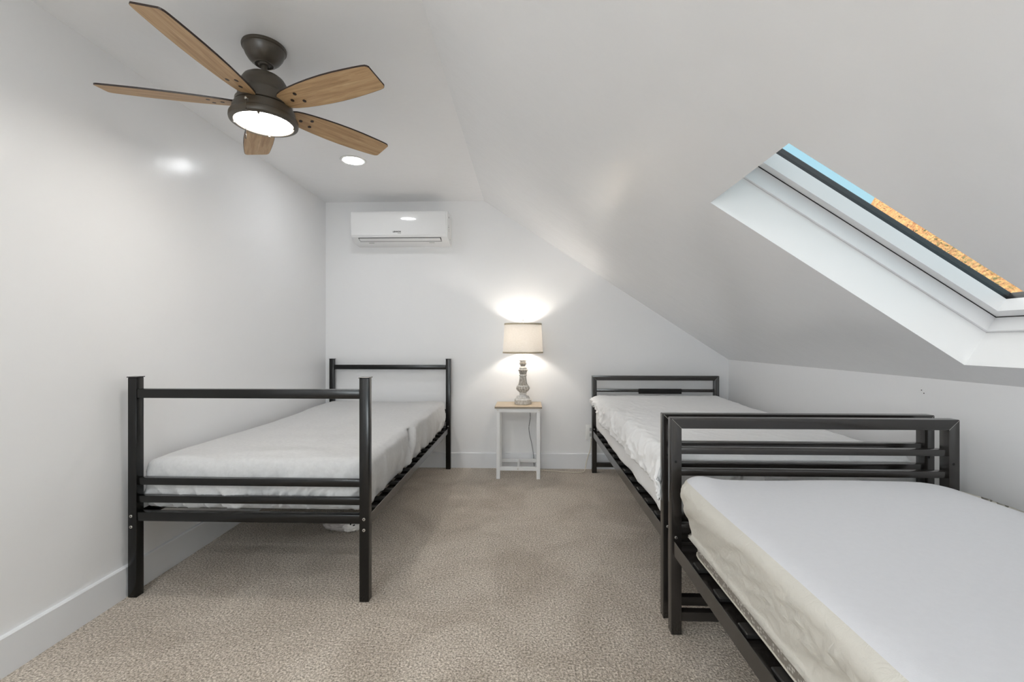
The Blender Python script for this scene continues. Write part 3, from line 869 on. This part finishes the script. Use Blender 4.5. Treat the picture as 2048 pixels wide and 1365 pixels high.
for z0, r0 in ((zb - .001, rb), (zt - .012, rt + .0006)):
    r1 = r0 - (.013 * (rb - rt) / (zt - zb))
    obj('shade_trim', lathe(bmesh.new(), [(r0 + .0015, z0), (r1 + .0015, z0 + .013), (r1 - .0022, z0 + .013), (r0 - .0022, z0), (r0 + .0015, z0)], LC, 72, cap=False), M_shade_trim, shade, autosm=50)
# harp, spider and finial
bm = bmesh.new()
hp = [(.02 * math.cos(t) * (1), t) for t in (0,)]
pts = [LC + Vector((.045 * math.sin(PI * t / 20), 0, 1.055 + .165 * t / 20)) for t in range(0, 21)]
tube(bm, pts, .0014, 6); tube(bm, [Vector((2 * LC.x - p.x, p.y, p.z)) for p in pts], .0014, 6)
obj('harp', bm, M_bolt, lamp, smooth=True)
bm = bmesh.new()
for a in (30, 150, 270): tube(bm, [LC + Vector((0, 0, 1.222)), LC + Vector((rt * math.cos(R(a)), rt * math.sin(R(a)), 1.216))], .0013, 6)
obj('shade_spider', bm, M_bolt, shade, smooth=True)
obj('finial', lathe(bmesh.new(), [(.004, 1.223), (.006, 1.228), (.011, 1.233), (.013, 1.240), (.010, 1.247), (.005, 1.250), (.007, 1.255), (.007, 1.260), (.002, 1.265)], LC, 10), M_crystal, lamp)
obj('light_bulb', lathe(bmesh.new(), [(.012, 1.062), (.014, 1.072), (.024, 1.090), (.030, 1.108), (.029, 1.122), (.020, 1.136), (.004, 1.143)], LC, 24), M_bulb, lamp, smooth=True)
cp = spline([(LC.x + .01, 3.76, .571), (LC.x + .02, 3.848, .570), (.0, 3.858, .545), (.018, 3.858, .50), (.023, 3.858, .43), (.012, 3.858, .35), (.018, 3.858, .285), (.035, 3.845, .215), (.05, 3.845, .12), (.055, 3.83, .03), (.07, 3.80, .006)], 8)
obj('power_cord', tube(bmesh.new(), cp, .0022, 8), M_cord_grey, lamp, smooth=True)

# extension cord on the floor, outlet plate
cp = spline([(.06, 3.80, .006), (.10, 3.795, .007), (.16, 3.775, .007), (.22, 3.765, .007), (.30, 3.745, .007), (.38, 3.735, .006), (.44, 3.735, .008), (.47, 3.765, .012), (.487, 3.815, .05), (.505, 3.845, .10), (.53, 3.845, .18), (.535, 3.848, .26)], 8)
c = obj('extension_cord', tube(bmesh.new(), cp, .0034, 8), M_cord_cream, loc=(.3, 3.76, 0), smooth=True)
tag(c, 'cream extension cord lying on the carpet between side table and far right bed', 'cord')
ol = thing('wall_outlet', 'white outlet plate on the back wall half hidden behind the far right bed post', 'outlet', (.527, YB, .31))
obj('cover_plate', bx(.491, .562, YB - .006, YB, .244, .371, bev=.003, seg=2), M_plate, ol, autosm=40)
for z in (.272, .318):
    obj('socket', bx(.524, .548, YB - .008, YB - .004, z, z + .028, bev=.002), M_grey_plastic, ol)

# two small nails in the right knee wall
for i, (y, z) in enumerate(((2.002, .870), (1.990, .858))):
    c = obj('wall_nail', cyl(bmesh.new(), (XK + .001, y, z), (-1, 0, 0), .0022, .002, 10), M_hole, loc=(XK, y, z))
    tag(c, 'upper of two tiny dark nail heads in the low right wall under the slope' if i == 0 else 'lower of two tiny dark nail heads in the low right wall under the slope', 'nail', 'nail heads in the right wall')

# bag left under the left bed
def lump(cx, cy, cz, a, b, c, seed, amp):
    bm = bmesh.new(); bmesh.ops.create_icosphere(bm, subdivisions=5, radius=1)
    for v in bm.verts:
        p = v.co.copy(); w = 1 - .35 * sm(-1, 1, p.x) if False else 1
        tp = 1 - .45 * max(0, p.x) ** 2 - .25 * max(0, -p.x) ** 2
        q = Vector((p.x * a, p.y * b * tp, p.z * c * tp))
        q += p * (ridged(p.x * 2.2 + seed, p.y * 3, p.z * 3, 3) * amp + nn(p.x * 2, p.y * 2, p.z * 2 + seed) * amp)
        v.co = Vector((cx, cy, max(.003, cz + q.z))) + Vector((q.x, q.y, 0))
    return bm
bg = thing('plastic_bag', 'small crumpled bag of loose fittings lying on the carpet under the left bed', 'bag', (-1.05, 2.56, 0))
bm = lump(-1.05, 2.57, .035, .115, .055, .030, 3, .010)
obj('bag_body', bm, fabric_mat('milky_plastic', (.45, .41, .39), 200, .1), bg, smooth=True)
bm = lump(-.995, 2.555, .034, .055, .055, .030, 9, .008)
bt = obj('bag_opening', bm, fabric_mat('white_plastic_film', (.78, .75, .72), 200, .05), bg, smooth=True)
for k in range(5):
    p = Vector((-1.01 + .011 * k, 2.515 + .002 * (k % 2), .040 + .010 * (k % 3)))
    obj('fitting', cyl(bmesh.new(), p, (random.uniform(-1, 1), -.6, random.uniform(-1, 1)), .004, .012, 10, .001), M_bolt if k % 2 else M_hole, bg, autosm=40)

# ------------------------------------------------------------------ hillside seen through the skylight
def el(az):     # ridge elevation in degrees by azimuth from +Y towards +X
    e = 8 + 6.2 * sm(33, 37.2, az) + 6 * sm(38, 52, az) + 3 * sm(50, 70, az)
    return e + .5 * nn(az * .6, 0, 3) + .25 * nn(az * 2.3, 1, 3)
bm = bmesh.new(); na, nr = 260, 150; g = []
for i in range(na + 1):
    az = 22 + 60 * i / na; col = []
    e = el(az)
    for j in range(nr + 1):
        t = j / nr
        r = 55 + 115 * t
        top = 1.08 + 170 * math.tan(R(e))
        z = -4 + (top + 4) * (.55 * t + .45 * t ** 2)
        x, y = r * math.sin(R(az)), r * math.cos(R(az))
        nv = noise.fractal(Vector((x * .05, y * .05, z * .05)), 1., 2.1, 6) * 2.2 + ridged(x * .09, y * .09, z * .12, 2) * 1.6 + noise.fractal(Vector((x * .3, y * .3, z * .3)), 1., 2, 4) * .7
        fade = 1 if t < .97 else .4
        col.append(bm.verts.new((x - nv * .8 * fade, y - nv * .4 * fade, z + nv * .5 * fade)))
    g.append(col)
for i in range(na):
    for j in range(nr): bm.faces.new((g[i][j], g[i + 1][j], g[i + 1][j + 1], g[i][j + 1]))
# back side drop so that the hill is solid
for i in range(na):
    pass
bmesh.ops.recalc_face_normals(bm, faces=bm.faces)
hill_pts = [(v.co.copy()) for v in random.sample(list(bm.verts), 6500)]
hl = struct('hillside', bm, M_rock)
ico = bmesh.new(); bmesh.ops.create_icosphere(ico, subdivisions=1, radius=1)
iv = [v.co.copy() for v in ico.verts]; ifc = [[v.index for v in f.verts] for f in ico.faces]; ico.free()
VV, FF = [], []
for p in hill_pts:
    if p.z > 27 + random.uniform(-4, 5): continue
    s = random.uniform(.10, .30); n0 = len(VV)
    VV += [(p.x + v.x * s * random.uniform(.8, 1.2), p.y + v.y * s, p.z + s * .3 + v.z * s * .8) for v in iv]
    FF += [[a + n0 for a in f] for f in ifc]
me = bpy.data.meshes.new('desert_shrubs'); me.from_pydata(VV, [], FF); me.materials.append(M_shrub)
shb = link(bpy.data.objects.new('desert_shrubs', me))
tag(shb, 'scattered olive shrubs growing on the sunlit orange hillside outside the skylight', 'shrubs'); shb['kind'] = 'stuff'

# ------------------------------------------------------------------ light
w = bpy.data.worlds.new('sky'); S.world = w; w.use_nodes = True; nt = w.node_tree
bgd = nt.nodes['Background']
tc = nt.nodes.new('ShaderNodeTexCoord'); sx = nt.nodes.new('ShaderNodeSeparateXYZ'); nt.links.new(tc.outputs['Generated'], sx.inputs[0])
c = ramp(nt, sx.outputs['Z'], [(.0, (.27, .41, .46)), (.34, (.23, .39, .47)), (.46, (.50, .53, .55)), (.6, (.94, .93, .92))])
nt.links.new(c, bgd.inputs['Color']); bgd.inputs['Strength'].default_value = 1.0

def light(kind, name, loc, energy, color=(1, 1, 1), size=.1, rot=(0, 0, 0), **k):
    l = bpy.data.lights.new(name, kind); l.energy = energy; l.color = color
    if kind == 'AREA': l.shape = k.pop('shape', 'DISK'); l.size = size
    elif kind == 'SUN': l.angle = R(.5)
    else: l.shadow_soft_size = size
    for a, b in k.items(): setattr(l, a, b)
    o = link(bpy.data.objects.new(name, l)); o.location = loc; o.rotation_euler = rot; return o
sun = light('SUN', 'sun', (0, 0, 10), 3.4, (1, .88, .68))
sun.rotation_euler = Vector((.75, .55, -.36)).to_track_quat('-Z', 'Y').to_euler()
# fixtures added out of view, and a fill lamp outside the added window
for x, y in ((-.66, .72), (-1.15, -.6), (-.85, -1.8)):
    downlight(x, y, 'added recessed ceiling light out of view, brightening the room')
light('AREA', 'window_fill_light', ((WX0 + WX1) / 2, YF - .20, (WZ0 + WZ1) / 2 - .1), 34., (.93, .97, 1), 1.4, (PI / 2 + R(48), 0, R(-38)), shape='RECTANGLE', size_y=1.3)

cam = bpy.data.cameras.new('camera'); co = link(bpy.data.objects.new('camera', cam))
cam.sensor_width = 36; cam.lens = 36 * 910.2 / 2048
co.location = (0, 0, 1.08); co.rotation_euler = (PI / 2, 0, math.atan(31 / 910.2))
cam.clip_start = .05; cam.clip_end = 1000
S.camera = co
S.view_settings.view_transform = 'Standard'; S.view_settings.look = 'None'
S.view_settings.exposure = 1.03; S.view_settings.gamma = 1; S.view_settings.use_curve_mapping = False
S.cycles.max_bounces = 8; S.cycles.diffuse_bounces = 7; S.cycles.glossy_bounces = 3; S.cycles.transparent_max_bounces = 8
S.cycles.use_denoising = True; S.cycles.use_adaptive_sampling = True; S.cycles.adaptive_threshold = .05; S.cycles.sample_clamp_indirect = 8
S.cycles.caustics_reflective = False; S.cycles.caustics_refractive = False
